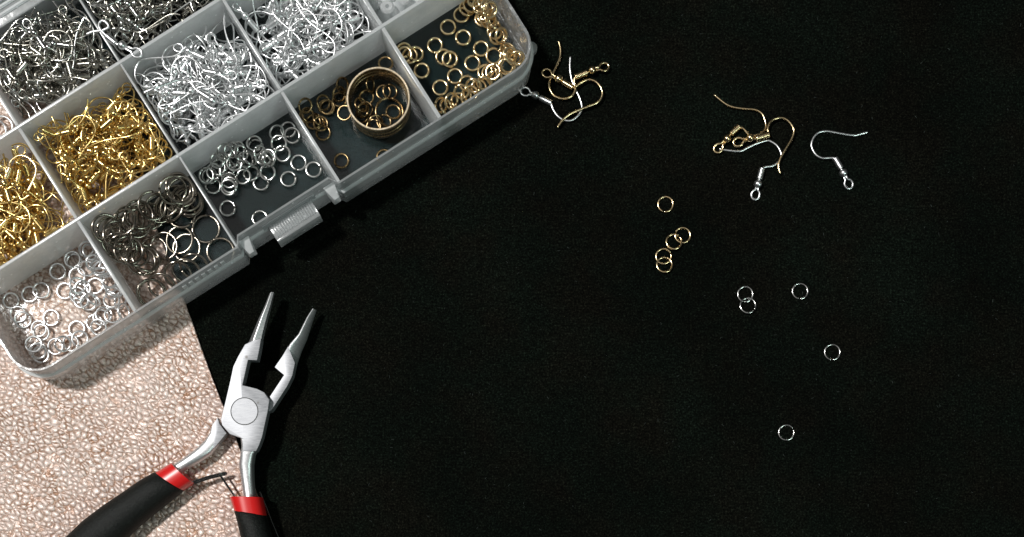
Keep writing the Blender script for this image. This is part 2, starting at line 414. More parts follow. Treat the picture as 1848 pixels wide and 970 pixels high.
def place_hook(org, sc, mat, loop, bead, c0, c1, wire, zb, label, group, zw=None, rl=1.45):
    f = lambda q: (org[0]+q[0]/sc, org[1]+q[1]/sc)
    n = len(wire)
    zw = zw or [zb+.75-(.4)*(i/(n-1)) for i in range(n)]
    ctr = Vector(px3(f(bead), zb))
    rel = lambda q, z: Vector(px3(f(q), z))-ctr
    me = hook_meshes('h', M[mat], rel(loop, zb+.5), rel(bead, zb+1.0), rel(c0, zb+.9), rel(c1, zb+.85), [rel(w, z) for w, z in zip(wire, zw)], .36, rl, 1.3, .98)
    e = empty('ear_hook', ctr*MM)
    for nm, q in zip(('wire', 'bead', 'coil'), me): obj(nm, q, e)
    return tag(e, label, 'ear hook', group)
G1 = 'ear hooks scattered on the black cloth'
k3 = ((920, 60), 5.39); k4 = ((1260, 150), 4.218)
HA = dict(loop=(362, 392), bead=(475, 447), c0=(512, 472), c1=(612, 532), wire=[(640, 545), (600, 615), (520, 640), (440, 615), (392, 555), (385, 480), (415, 400), (455, 320), (490, 230), (492, 150), (475, 80)])
HB = dict(loop=(918, 330), bead=(802, 362), c0=(752, 385), c1=(635, 430), wire=[(628, 470), (640, 520), (690, 485), (760, 455), (830, 470), (885, 530), (900, 600), (865, 665), (790, 705), (700, 738), (605, 778), (530, 832), (490, 880), (465, 915)])
HCk = dict(loop=(152, 572), bead=(250, 607), c0=(290, 628), c1=(402, 682), wire=[(422, 745), (470, 812), (535, 850), (605, 848), (668, 800), (702, 730), (682, 640), (640, 550), (602, 450), (585, 340), (590, 230)])
HD = dict(loop=(153, 497), bead=(220, 425), c0=(247, 392), c1=(312, 332), wire=[(345, 350), (385, 392), (440, 398), (490, 375), (515, 325), (492, 245), (440, 207), (360, 198), (280, 188), (210, 162), (120, 90)])
HE = dict(loop=(305, 450), bead=(395, 418), c0=(440, 425), c1=(540, 392), wire=[(530, 350), (548, 300), (590, 272), (645, 268), (695, 300), (728, 362), (712, 425), (668, 500), (622, 585), (612, 640), (625, 690)])
HF = dict(loop=(436, 852), bead=(455, 770), c0=(466, 735), c1=(487, 652), wire=[(515, 640), (565, 633), (612, 600), (632, 545), (605, 485), (560, 450), (520, 440), (440, 465), (375, 495), (320, 520), (230, 515), (160, 503)])
HG = dict(loop=(1145, 770), bead=(1105, 687), c0=(1088, 652), c1=(1040, 572), wire=[(1000, 572), (940, 572), (890, 540), (862, 480), (875, 425), (912, 382), (975, 368), (1080, 385), (1180, 400), (1235, 390), (1290, 375)])
place_hook(*k3, 'silver', **HCk, zb=0, label='silver ear hook nearest the box corner, under two gold ones', group=G1)
place_hook(*k3, 'pale_gold', **HA, zb=.5, label='gold ear hook beside the box whose tip points straight up', group=G1)
place_hook(*k3, 'pale_gold', **HB, zb=.9, label='gold ear hook with its loop at the right of the tangle beside the box', group=G1)
place_hook(*k4, 'silver', **HF, zb=0, label='silver ear hook tangled under two gold hooks, loop towards the camera', group=G1)
place_hook(*k4, 'pale_gold', **HD, zb=.3, label='gold ear hook with a long S-shaped tail reaching up left', group=G1)
place_hook(*k4, 'pale_gold', **HE, zb=.9, label='gold ear hook with a round arc crossing over the silver one', group=G1)
place_hook(*k4, 'silver', **HG, zb=0, label='single silver ear hook lying apart on the black cloth', group=G1)
place_hook((160, 60), 8.08, 'silver', (700, 288), (490, 178), (395, 150), (260, 40), [(215, 0), (165, -60), (150, -130), (190, -180), (250, -160), (290, -90), (200, -40), (60, -20), (-30, 20)], 17.3,
           'silver ear hook lying across the divider crossing between the grey and silver heaps', 'ear hooks lying on the dividers', rl=1.5)

# rings and hooks settle on a height map of the box floor (0.25 mm cells, box frame)
HG_U0, HG_V0, HG_S = -84.0, 106.0, .25
hmap = np.full((720, 400), ZF+.02)
def hidx(U, V):
    return (np.clip(((U-HG_U0)/HG_S).astype(int), 0, 719), np.clip(((V-HG_V0)/HG_S).astype(int), 0, 399))

templ = []
for h in (HG, HE, HCk, HA):
    sc = {id(HG): 4.218, id(HE): 4.218}.get(id(h), 5.39)*6.03
    o = h['wire'][4]
    f = lambda q, z=0.0: ((q[0]-o[0])/sc*1.0, -(q[1]-o[1])/sc, z)
    w = [f(q) for q in h['wire']]
    templ.append(dict(loop=f(h['loop']), bead=f(h['bead']), c0=f(h['c0']), c1=f(h['c1']), wire=w))
for t in templ:                                   # centre each on its middle
    q = np.array([t['loop'], t['bead'], t['c0'], t['c1']]+t['wire']); c = (q.max(0)+q.min(0))/2
    for k in ('loop', 'bead', 'c0', 'c1'): t[k] = tuple(np.array(t[k])-c)
    t['wire'] = [tuple(np.array(w)-c+(0, 0, .0)) for w in t['wire']]
    t['pts'] = np.array([t['loop'], t['bead'], t['c0'], t['c1']]+[tuple(p) for p in spline(t['wire'], 3)])
    t['rad'] = np.array([1.2, 1.1, .8, .8]+[.33]*(len(t['pts'])-4))
    a = np.array([t['loop']])+np.array([[1.45*math.cos(x), 1.45*math.sin(x), 0] for x in np.linspace(0, 6, 7)])
    t['pts'] = np.vstack([t['pts'], a]); t['rad'] = np.append(t['rad'], [.35]*7)
hook_cache = {}
def hook_set(ti, mat):
    if (ti, mat) not in hook_cache:
        t = templ[ti]; hook_cache[ti, mat] = hook_meshes('h', M[mat], t['loop'], t['bead'], t['c0'], t['c1'], t['wire'], .24, 1.35, 1.14, .98)
    return hook_cache[ti, mat]
def inpoly(x, y, poly):
    c = False; j = len(poly)-1
    for i in range(len(poly)):
        (xi, yi), (xj, yj) = poly[i], poly[j]
        if (yi > y) != (yj > y) and x < (xj-xi)*(y-yi)/(yj-yi)+xi: c = not c
        j = i
    return c
RB = np.array(Matrix.Rotation(TH, 3, 'Z')); RBt = RB.T
heapstuff = {}
def zone(U, V, col, row):
    a = (U-COL[col])/(COL[col+1]-COL[col]); b = (V-ROW[row])/(ROW[row+1]-ROW[row])
    return ('front' if b < .36 else 'back' if b > .66 else 'middle')+(' left' if a < .36 else ' right' if a > .64 else '')
def aim(v):
    return ('right' if v[0] > 0 else 'left') if abs(v[0]) > abs(v[1]) else ('up' if v[1] > 0 else 'down')
def heap(col, row, poly, mats, n, keep, label, group, zmax):
    u0, u1, v0, v1 = COL[col]+.9, COL[col+1]-.9, ROW[row]+.9, ROW[row+1]-.9
    xs = [p[0] for p in poly]; ys = [p[1] for p in poly]; placed = []
    tries = 0
    while len(placed) < n and tries < n*80:
        tries += 1
        px, py = rng.uniform(min(xs), max(xs)), rng.uniform(min(ys), max(ys))
        if not inpoly(px, py, poly): continue
        U, V = pxUV(px, py, 6); ti = int(rng.integers(0, 4)); t = templ[ti]
        fl = math.pi if rng.random() < .5 else 0
        e = Euler((fl+rng.normal(0, .55), rng.normal(0, .55), rng.uniform(0, 6.283)))
        p = t['pts'] @ np.array(e.to_matrix()).T
        q = p+np.array([U, V, 0])
        # the hook must lie inside its compartment: push it in by its own extent
        du = max(0, u0-(q[:, 0]-t['rad']).min())-max(0, (q[:, 0]+t['rad']).max()-u1)
        dv = max(0, v0-(q[:, 1]-t['rad']).min())-max(0, (q[:, 1]+t['rad']).max()-v1)
        if abs(du)+abs(dv) > 9: continue
        q[:, 0] += du; q[:, 1] += dv
        if (q[:, 0]-t['rad']).min() < u0-.1 or (q[:, 0]+t['rad']).max() > u1+.1 or (q[:, 1]-t['rad']).min() < v0-.1 or (q[:, 1]+t['rad']).max() > v1+.1: continue
        iu, iv = hidx(q[:, 0], q[:, 1])
        need = hmap[iu, iv]+t['rad']-q[:, 2]
        z = max(np.quantile(need, .72), (ZF+t['rad']-q[:, 2]).max())
        if (q[:, 2]+z).max() > zmax: continue
        q[:, 2] += z
        for s in (-1, 0, 1):
            for s2 in (-1, 0, 1):
                a, b = np.clip(iu+s, 0, 719), np.clip(iv+s2, 0, 399)
                hmap[a, b] = np.maximum(hmap[a, b], q[:, 2]+t['rad']*.5)
        placed.append((ti, mats[int(rng.integers(0, len(mats)))], Vector(BW(U+du, V+dv, z)), (Matrix.Rotation(TH, 3, 'Z') @ e.to_matrix())))
    for i, (ti, mt, loc, rot) in enumerate(placed):
        ms = hook_set(ti, mt)
        if i >= len(placed)-keep:
            em = empty('ear_hook', loc*MM); em.rotation_euler = rot.to_euler()
            for nm, q in zip(('wire', 'bead', 'coil'), ms): obj(nm, q, em)
            uu, vv = toUV(loc.x, loc.y)
            d = rot @ (Vector(templ[ti]['loop'])-Vector(templ[ti]['c1']))
            tag(em, label % (zone(uu, vv, col, row), aim(d)), 'ear hook', group)
        else:
            for q in ms: heapstuff.setdefault(mt, []).append((q, loc, rot))
heap(1, 1, [(100, 205), (150, 170), (240, 165), (305, 265), (290, 315), (200, 372), (150, 375), (85, 290)], ['gold'], 74, 54,
     'gold ear hook, %s of the heap behind the large dark rings, loop pointing %s', 'gold hooks heaped behind the dark rings', 15.5)
heap(0, 1, [(-110, 380), (-30, 320), (20, 300), (65, 320), (118, 400), (60, 450), (0, 480), (-60, 500)], ['gold'], 80, 46,
     'gold ear hook, %s of the heap at the left picture edge, loop pointing %s', 'gold hooks heaped behind the silver rings', 14)
heap(2, 1, [(262, 110), (330, 80), (420, 62), (485, 160), (470, 185), (330, 262), (300, 215)], ['silver'], 88, 58,
     'silver ear hook, %s of the heap behind the small steel rings, loop pointing %s', 'silver hooks heaped behind the steel rings', 15)
heap(3, 1, [(445, 10), (520, -40), (630, -30), (660, 60), (650, 85), (530, 150), (480, 80)], ['silver'], 84, 50,
     'silver ear hook, %s of the heap behind the bronze rings, loop pointing %s', 'silver hooks heaped behind the bronze rings', 15)
heap(1, 2, [(-5, 90), (50, 30), (150, 40), (195, 110), (190, 135), (60, 205), (30, 190), (-10, 150)], ['gunmetal', 'gunmetal', 'steel'], 84, 50,
     'gunmetal ear hook, %s of the heap beside the hinge rail, loop pointing %s', 'gunmetal hooks heaped beside the hinge rail', 15)
heap(2, 2, [(165, 30), (210, -60), (330, -80), (365, 10), (250, 95), (205, 70)], ['gunmetal', 'gunmetal', 'steel'], 70, 32,
     'gunmetal ear hook, %s of the heap behind the first silver heap, loop pointing %s', 'gunmetal hooks heaped behind the silver heap', 15)
sv, sf, sm, smats = [], [], [], []
for mi, (mt, lst) in enumerate(heapstuff.items()):
    smats.append(M[mt])
    for q, loc, rot in lst:
        n0 = len(sv); rm = np.array(rot)
        co = np.empty(len(q.vertices)*3); q.vertices.foreach_get('co', co)
        sv += [tuple(r) for r in (co.reshape(-1, 3)/MM) @ rm.T+np.array(loc)]
        for p in q.polygons: sf.append(tuple(i+n0 for i in p.vertices)); sm.append(mi)
hm = bpy.data.meshes.new('buried_ear_hooks'); hm.from_pydata([tuple(c*MM for c in v) for v in sv], [], sf)
for x in smats: hm.materials.append(x)
hm.polygons.foreach_set('material_index', sm); hm.polygons.foreach_set('use_smooth', [True]*len(sf)); hm.update()
tag(obj('buried_ear_hooks', hm), 'lower layers of ear hooks buried inside the heaps', kind='stuff')

# hooks that stand out of the heaps
place_hook((0, 0), 1, 'silver', (398, 178), (384, 182), (378, 178), (362, 168), [(352, 160), (340, 146), (320, 145), (298, 153), (278, 160), (259, 168)], 14.5,
           'silver ear hook whose tail lies across the divider towards the gold heap', 'ear hooks lying on the dividers', [15.4, 15.6, 16.2, 17.4, 18.4, 18.3])
place_hook((0, 0), 1, 'gold', (118, 282), (128, 268), (133, 261), (145, 249), [(150, 240), (143, 230), (128, 226), (110, 230), (90, 231), (67, 225)], 9,
           'gold ear hook whose straight tail points left over the empty corner', 'gold hooks heaped behind the dark rings', [10, 10.2, 10.4, 10.8, 11.2, 11.6])
place_hook((0, 0), 1, 'pale_gold', (2, 345), (8, 330), (11, 322), (18, 304), [(18, 294), (27, 285), (38, 281), (52, 286), (64, 300), (64, 316), (56, 334), (50, 345)], 12,
           'pale gold ear hook arching out of the heap at the left picture edge', 'gold hooks heaped behind the silver rings')

# ------------------------------------------------------------------ jump rings
ring_cache = {}
def ring_mesh(Rc, r, mat, gap=5.0, var=0):
    key = (Rc, r, mat, gap, var)
    if key not in ring_cache:
        b = MB(); n = 34; pts = []
        for i in range(n+1):
            a = R(gap/2)+(2*math.pi-R(gap))*i/n
            pts.append((Rc*math.cos(a), Rc*math.sin(a)*(1-.02*var), (i/n-.5)*r*.5*(var-.5)))
        b.tube(pts, r, 8); ring_cache[key] = mesh('jump_ring', b.v, b.f, M[mat])
    return ring_cache[key]
ANG = np.linspace(0, 2*math.pi, 40, endpoint=False)
def drop_ring(px, py, Rc, r, mat, label, group, tilt=None, az=None, clampcell=None, zfix=None, base=None, gap=5.0):
    """settle one ring where the photograph shows it; tilt in degrees (None = whatever it rests on)"""
    z0 = zfix if zfix is not None else 3.0
    U, V = pxUV(px, py, z0)
    if clampcell:
        c, w = clampcell; m = Rc*(1 if not tilt else 1)+r+.25
        U = min(max(U, COL[c]+m+.6), COL[c+1]-m-.6); V = min(max(V, ROW[w]+m+.4), ROW[w+1]-m-.6)
    best = None
    cands = [(R(tilt+rng.normal(0, 4)), R(az) if az is not None else rng.uniform(0, 6.28))] if tilt else \
            [(0.0, 0.0)]+[(R(tl), a) for tl in (4, 9, 15) for a in np.linspace(0, 6.28, 8, endpoint=False)]
    for tl, a in cands:
        rm = np.array(Matrix.Rotation(a, 3, 'Z') @ Matrix.Rotation(tl, 3, 'X'))
        p = np.stack([Rc*np.cos(ANG), Rc*np.sin(ANG), 0*ANG], 1) @ rm.T
        iu, iv = hidx(U+p[:, 0], V+p[:, 1])
        H = hmap[iu, iv] if base is None else np.full(len(ANG), base)
        z = (np.quantile(H+r-p[:, 2], .9 if tilt else .97)) if base is None else (H+r-p[:, 2]).max()
        z = max(z, ((ZF if base is None else base)+r-p[:, 2]).max())
        if best is None or z+.02*tl*10 < best[0]: best = (z+.02*tl*10, z, rm, p, iu, iv)
    _, z, rm, p, iu, iv = best
    if base is None:
        for s in (-1, 0, 1):
            for s2 in (-1, 0, 1):
                aa, bb = np.clip(iu+s, 0, 719), np.clip(iv+s2, 0, 399)
                hmap[aa, bb] = np.maximum(hmap[aa, bb], p[:, 2]+z+r*.85)
    o = obj('jump_ring', ring_mesh(Rc, r, mat, gap, int(rng.integers(0, 2))), None, Vector(BW(U, V, z))*MM)
    o.rotation_euler = (Matrix.Rotation(TH, 3, 'Z') @ Matrix(rm) @ Matrix.Rotation(rng.uniform(0, 6.28), 3, 'Z')).to_euler()
    if '%s' in label:
        c, w = clampcell
        label = label % (('tilted '+aim(np.array(Matrix.Rotation(TH, 3, 'Z')) @ rm[:, 2]) if tilt else 'flat'), zone(U, V, c, w))
    return tag(o, label, 'jump ring', group)
def crop(org, sc): return lambda q: (org[0]+q[0]/sc, org[1]+q[1]/sc)
T = 'T'
def rings(cr, cell, Rc, r, mat, label, group, flat, tilted, named=()):
    for x, y, lb in named: drop_ring(*cr((x, y)), Rc, r, mat, lb, group, clampcell=cell)
    for q in flat: drop_ring(*cr(q), Rc, r, mat, label, group, clampcell=cell)
    for x, y, tl, az in tilted: drop_ring(*cr((x, y)), Rc, r, mat, label, group, tl, az, clampcell=cell)

c5 = crop((0, 420), 3.465)
rings(c5, (0, 0), 2.28, .35, 'silver', 'small silver jump ring, %s, %s of the compartment over the leather', 'silver rings over the leather',
      [(255, 360), (240, 600), (260, 625), (110, 510), (140, 545), (355, 240), (460, 180), (452, 168), (400, 362), (480, 268), (590, 330), (540, 225), (500, 370), (520, 352),
       (490, 395), (475, 600), (585, 560), (632, 530), (650, 515), (708, 520), (620, 595), (440, 690), (500, 665), (235, 735), (250, 765), (345, 712), (560, 440), (620, 205), (650, 225), (700, 425), (690, 320), (520, 430)],
      [(545, 105, 50, 20), (570, 130, 55, 70), (600, 430, 60, 100), (640, 200, 45, 150), (715, 380, 60, 10), (760, 430, 65, 40), (700, 300, 50, 80), (740, 390, 55, 120),
       (780, 500, 60, 60), (600, 200, 50, 30), (155, 800, 25, 0), (225, 705, 20, 90), (400, 700, 40, 20), (660, 270, 55, 140), (505, 345, 35, 60)],
      [(62, 423, 'silver jump ring alone at the far left of the front compartment'), (180, 382, 'left ring of a silver pair under the frosted divider'), (315, 530, 'silver jump ring alone in the middle of the leather floor')])
c7 = crop((130, 300), 3.73)
rings(c7, (1, 0), 4.0, .4, 'dark_ring', 'large dark jump ring, %s, %s of the compartment beside the small silver rings', 'large dark rings',
      [(725, 500), (545, 565), (800, 240), (640, 285), (515, 315), (330, 450), (620, 540), (740, 330), (500, 640), (700, 210)],
      [(500, 330, 19, 40), (480, 360, 25, 60), (450, 400, 28, 50), (600, 300, 25, 30), (660, 280, 28, 200), (690, 300, 22, 230), (790, 250, 19, 60), (820, 220, 25, 100), (770, 210, 28, 30),
       (740, 160, 43, 32), (790, 170, 40, 40), (700, 180, 37, 20), (350, 470, 25, 60), (300, 460, 28, 30), (330, 540, 31, 20), (310, 570, 28, 10), (350, 590, 31, 340), (390, 600, 28, 350),
       (430, 400, 25, 70), (470, 420, 31, 40), (500, 670, 22, 60), (530, 650, 28, 80), (470, 640, 31, 100), (440, 620, 28, 60), (840, 700, 37, 330), (780, 720, 37, 330), (720, 740, 38, 330),
       (560, 880, 25, 20), (530, 890, 31, 30), (650, 870, 34, 320), (280, 500, 28, 40), (820, 190, 34, 60), (410, 440, 22, 200), (460, 320, 28, 50), (560, 280, 31, 40), (380, 530, 25, 60)],
      [(898, 420, 'large dark jump ring lying flat against the thin divider'), (770, 550, 'large dark jump ring flat on the bare floor, overlapped by another'), (1020, 575, 'large jump ring at the front corner beside the latch')])
c6 = crop((300, 180), 3.73)
rings(c6, (2, 0), 2.17, .38, 'steel', 'small steel jump ring lying %s, %s of the compartment behind the latch', 'steel rings behind the latch',
      [(830, 190), (855, 235), (745, 225), (760, 300), (785, 370), (600, 315), (592, 295), (670, 400), (690, 395), (570, 495), (520, 520), (685, 495), (290, 510), (310, 580), (400, 470),
       (412, 462), (425, 545), (430, 580), (425, 600), (480, 400), (440, 420), (390, 435), (360, 470), (540, 415), (470, 445), (330, 500), (270, 535)],
      [(500, 365, 45, 40), (460, 380, 50, 30), (520, 390, 40, 60), (575, 420, 50, 90), (640, 380, 45, 40), (360, 430, 45, 20), (660, 420, 40, 120), (700, 420, 50, 60), (420, 400, 50, 20)],
      [(635, 555, 'steel jump ring at the front edge of the steel cluster'), (820, 530, 'steel jump ring alone on the bare floor with its gap in front'), (888, 420, 'steel jump ring beside the last ring before the divider'),
       (1003, 458, 'steel jump ring closest to the divider by the bronze rings'), (410, 727, 'steel jump ring lying alone towards the thin divider'), (628, 795, 'steel jump ring half hidden behind the latch wall')])

# bronze ring band with small rings in and around it
c7b = crop((600, 100), 5.39)
def lathe(b, cx, cy, prof, n=64):
    v = [(cx+r*math.cos(2*math.pi*i/n), cy+r*math.sin(2*math.pi*i/n), z) for i in range(n) for r, z in prof]; m = len(prof)
    b.add(v, [(i*m+k, i*m+(k+1) % m, ((i+1) % n)*m+(k+1) % m, ((i+1) % n)*m+k) for i in range(n) for k in range(m)])
cx, cy, _ = P(*c7b((447, 435)), 8.6)
band = empty('ring_band', (cx*MM, cy*MM, ZF*MM))
tag(band, 'wide bronze ring band standing upright and holding small bronze rings', 'ring band')
b = MB()
lathe(b, 0, 0, [(8.75, .0), (9.15, .12), (9.2, 1.3), (8.95, 1.45), (8.95, 1.7), (9.2, 1.85), (9.2, 3.3), (8.95, 3.45), (8.95, 3.7), (9.2, 3.85), (9.2, 5.4), (9.0, 5.55), (9.0, 5.8), (9.25, 5.95), (9.3, 6.35),
                (8.75, 6.35), (8.7, 5.2), (8.45, 5.1), (8.45, 3.9), (8.65, 3.8), (8.65, 3.4), (8.4, 3.3), (8.4, .1)])
o = b.build('band', M['bronze'], band); o.scale.z = 1.2
b = MB(); lathe(b, 0, 0, [(9.3, 6.37), (9.34, 6.6), (9.2, 6.75), (8.8, 6.75), (8.68, 6.6), (8.72, 6.37)]); o = b.build('rim', M['bronze_edge'], band); o.location.z = 6.37*.2*MM
U, V = toUV(cx, cy)
gu, gv = np.meshgrid(HG_U0+HG_S*(np.arange(720)+.5), HG_V0+HG_S*(np.arange(400)+.5), indexing='ij')
rr = np.hypot(gu-U, gv-V)
gb = 'bronze rings in and around the ring band'
rings(c7b, (3, 0), 2.05, .34, 'bronze', 'small bronze jump ring, %s inside the ring band, %s of its compartment', gb,
      [(330, 400), (495, 350), (560, 350), (320, 520), (500, 640), (400, 690), (590, 545)], [(290, 600, 45, 10), (300, 560, 50, 20), (370, 300, 60, 50), (285, 520, 40, 70), (420, 660, 35, 0)])
drop_ring(*c7b((555, 560)), 4.2, .42, 'bronze', 'largest bronze jump ring inside the ring band', gb)
hmap[(rr > 8.3) & (rr < 9.4)] = 8.6
c2 = crop((300, 0), 3.73)
rings(c2, (3, 0), 2.05, .34, 'bronze', 'small bronze jump ring, %s, %s of the compartment outside the ring band', gb,
      [(1165, 665), (1072, 715), (1085, 722), (945, 775), (1055, 890), (990, 820), (1040, 835)], [(1060, 700, 40, 30), (960, 790, 45, 60), (1165, 640, 50, 20), (1180, 570, 45, 40), (1030, 820, 50, 90), (940, 730, 50, 20)],
      [(1213, 805, 'bronze jump ring against the outside of the ring band'), (1178, 1078, 'bronze jump ring lying alone near the front wall')])
drop_ring(*c7b((530, 148)), 2.05, .34, 'bronze', 'bronze jump ring behind the ring band by the divider', gb, clampcell=(3, 0))
drop_ring(700, 293, 2.05, .34, 'bronze', 'bronze jump ring seen through the front wall', gb, clampcell=(3, 0))

c3 = crop((600, 0), 3.73)
rings(c3, (4, 0), 2.12, .38, 'pale_gold', 'small gold jump ring lying %s, %s of the end compartment', 'gold rings in the end compartment',
      [(520, 370), (562, 362), (480, 345), (480, 385), (1010, 120), (1030, 105), (1045, 140), (1100, 210), (1108, 252), (1200, 350), (1195, 335), (1215, 365), (1030, 480), (1058, 492), (985, 590), (1165, 465),
       (1230, 410), (900, 50), (930, 40), (790, 400), (1095, 60), (850, 670), (930, 635), (1080, 500), (1240, 400), (1010, 60), (960, 20), (1060, 20)],
      [(1060, 160, 50, 60), (1080, 180, 55, 40), (1180, 150, 50, 100), (1165, 120, 60, 60), (1210, 230, 50, 20), (730, 715, 40, 30), (765, 725, 45, 60), (800, 690, 45, 20), (900, 660, 50, 40), (1100, 30, 50, 80), (1140, 70, 45, 60),
       (1290, 300, 55, 100), (1270, 420, 50, 330), (1180, 480, 50, 330), (1090, 540, 50, 330), (1020, 570, 55, 330), (1130, 110, 40, 10), (1190, 440, 45, 60), (950, 600, 50, 320), (870, 640, 45, 330)],
      [(868, 95, 'gold jump ring overlapped by another near the back of the end compartment'), (778, 178, 'gold jump ring alone by the back divider of the end compartment'), (880, 247, 'gold jump ring alone in the middle of the dark floor'),
       (690, 300, 'gold jump ring above the linked gold pair'), (748, 382, 'front ring of the overlapping gold pair near the frosted divider'), (600, 470, 'gold jump ring in front of the small gold cluster by the divider'),
       (1000, 322, 'gold jump ring touching the upper gold cluster'), (1085, 375, 'gold jump ring between two gold clusters'), (942, 420, 'gold jump ring left of the two touching gold rings'),
       (725, 585, 'gold jump ring alone near the frosted divider'), (825, 507, 'gold jump ring hooked against its open neighbour'), (905, 560, 'open gold jump ring with a wide gap')])
g = 'jump rings scattered on the black cloth'
for px, py, mt, lb in [(1201, 369, 'pale_gold', 'single gold jump ring lying above the four gold ones'), (1232, 425, 'pale_gold', 'uppermost of four overlapping gold jump rings'), (1216, 437, 'pale_gold', 'second of four overlapping gold jump rings'),
                       (1197.5, 463, 'pale_gold', 'third of four overlapping gold jump rings'), (1199, 478.5, 'pale_gold', 'lowest of four overlapping gold jump rings'), (1345, 531.5, 'steel', 'upper ring of the linked silver pair'),
                       (1349.5, 552, 'steel', 'lower ring of the linked silver pair'), (1444, 526, 'steel', 'single silver jump ring beside the silver pair'), (1502, 636, 'steel', 'silver jump ring furthest to the right'),
                       (1419, 781, 'steel', 'silver jump ring lying lowest on the black cloth')]:
    up = lb.startswith(('second', 'lowest', 'lower'))
    o = drop_ring(px, py, 2.28, .33, mt, lb, g, zfix=.4, base=.02, gap=7)
    if up: o.rotation_euler.rotate(Euler((R(-7), 0, 0))); o.location.z += .28*MM
drop_ring(3, 228, 3.0, .4, 'silver', 'silver ring behind the gold heap at the left picture edge', 'silver rings over the leather', tilt=12, az=60)
drop_ring(-6, 236, 3.0, .4, 'silver', 'tilted silver ring under another at the left picture edge', 'silver rings over the leather', tilt=30, az=60)

# ------------------------------------------------------------------ silicone ear stoppers
for i, (px, py, s, lb) in enumerate([(700, 22, 1.25, 'milky stopper nearest the end compartment divider'), (672, 8, 1.0, 'milky stopper against the silver heap divider'), (728, 4, 1.1, 'milky stopper behind the gold rings'),
                                     (706, -8, 1.0, 'milky stopper under the others in the end compartment'), (750, -22, 1.1, 'milky stopper at the top picture edge')]):
    e = empty('ear_stopper', Vector(P(px, py, 4))*MM); e.rotation_euler = (rng.normal(0, .4), rng.normal(0, .4), rng.uniform(0, 6)); e.scale = (s, s, s)
    b = MB(); lathe(b, 0, 0, [(.5, -2.0), (3.9, -2.0), (4.5, -1.6), (4.5, -1.2), (2.4, -.6), (1.9, .6), (1.7, 2.0), (1.2, 2.5), (.5, 2.4)], 20)
    b.build('stopper', M['stopper'], e); tag(e, lb, 'ear stopper', 'milky silicone ear stoppers')

# ------------------------------------------------------------------ pliers
pl = empty('pliers', Vector(P(440, 745, 0))*MM)
tag(pl, 'open needle nose pliers with red cuffs and black foam grips', 'pliers')
plinv = Vector(pl.location)
def ppart(o): o.parent = pl; o.location = -plinv; return o
q1 = crop((340, 510), 3.2333); q2 = crop((100, 720), 3.88)
def plate(name, px, z0, z1, mat, bevel=.16):
    n = len(px); v = [P(*p, z1)[:2]+(z0,) for p in px]+[P(*p, z1) for p in px]
    b = MB(); b.add(v, [tuple(range(n))[::-1], tuple(range(n, 2*n))]+[(i, (i+1) % n, n+(i+1) % n, n+i) for i in range(n)])
    return ppart(b.build(name, mat, bevel=bevel, sharp=30))
def loft(name, st, mat, n=18, caps=True, sharp=40):
    """st: (left px, right px, bottom z, top z, exponent) ... a rounded bar; exponent 2 is round, more is boxy"""
    b = MB(); v = []
    for l, r, z0, z1, e in st:
        zc = (z0+z1)/2; a = Vector(P(*l, zc)); c = Vector(P(*r, zc)); mid = (a+c)/2; hx = (c-a)/2
        for k in range(n):
            t = 2*math.pi*k/n; cs, sn = math.cos(t), math.sin(t)
            x = math.copysign(abs(cs)**(2/e), cs); y = math.copysign(abs(sn)**(2/e), sn)
            p = mid+hx*x; v.append((p.x, p.y, zc+(z1-z0)/2*y))
    f = [(i*n+k, i*n+(k+1) % n, (i+1)*n+(k+1) % n, (i+1)*n+k) for i in range(len(st)-1) for k in range(n)]
    if caps: f += [tuple(range(n))[::-1], tuple((len(st)-1)*n+k for k in range(n))]
    b.add(v, f)
    return ppart(b.build(name, mat, sharp=sharp))
Q1 = lambda L: [q1(p) for p in L]; Q2 = lambda L: [q2(p) for p in L]
# lower half: right jaw and left arm
plate('jaw', Q1([(582, 372), (548, 430), (503, 495), (558, 541), (474, 668), (440, 760), (480, 750), (492, 735), (576, 606), (606, 545), (622, 470)]), 2.4, 7.2, M['brushed'])
def facet(name, st, mat, ridge, lo, ro):
    """needle jaw ground to facets: ridge = where the top edge runs (-1..1), lo / ro = how low each flank ends (0..1 of the height)"""
    b = MB(); v = []
    for l, r, z0, z1 in st:
        zc = z1-.4; a = Vector(P(*l, zc)); c = Vector(P(*r, zc)); mid = (a+c)/2; hx = (c-a)/2; h = z1-z0
        sec = [(-1, lo), (-.93, lo+.12*(1-lo)), (ridge-.22, .965), (ridge-.08, 1), (ridge+.08, 1), (ridge+.22, .965), (.93, ro+.12*(1-ro)), (1, ro), (.97, .12), (.8, 0), (-.8, 0), (-.97, .12)]
        for t, w in sec: p = mid+hx*t; v.append((p.x, p.y, z0+h*w))
    n = 12; f = [(i*n+k, i*n+(k+1) % n, (i+1)*n+(k+1) % n, (i+1)*n+k) for i in range(len(st)-1) for k in range(n)]
    f += [tuple(range(n))[::-1], tuple((len(st)-1)*n+k for k in range(n))]
    b.add(v, f); return ppart(b.build(name, mat, sharp=34))
facet('jaw_tip', [(q1(a), q1(b_), z0, z1) for a, b_, z0, z1 in [((546, 428), (612, 530), 2.2, 7.15), ((555, 418), (628, 462), 2.2, 7.2), ((588, 358), (653, 393), 2.3, 7.1), ((640, 300), (686, 325), 2.8, 6.7), ((690, 203), (723, 219), 3.4, 6.1), ((724, 153), (746, 161), 3.9, 5.5)]], M['polished'], -.62, .75, .25)
plate('arm', Q2([(1135, 132), (1150, 178), (1198, 242), (1108, 350), (1095, 330), (1100, 285), (1088, 235), (1098, 185)]), 2.6, 6.6, M['brushed'])
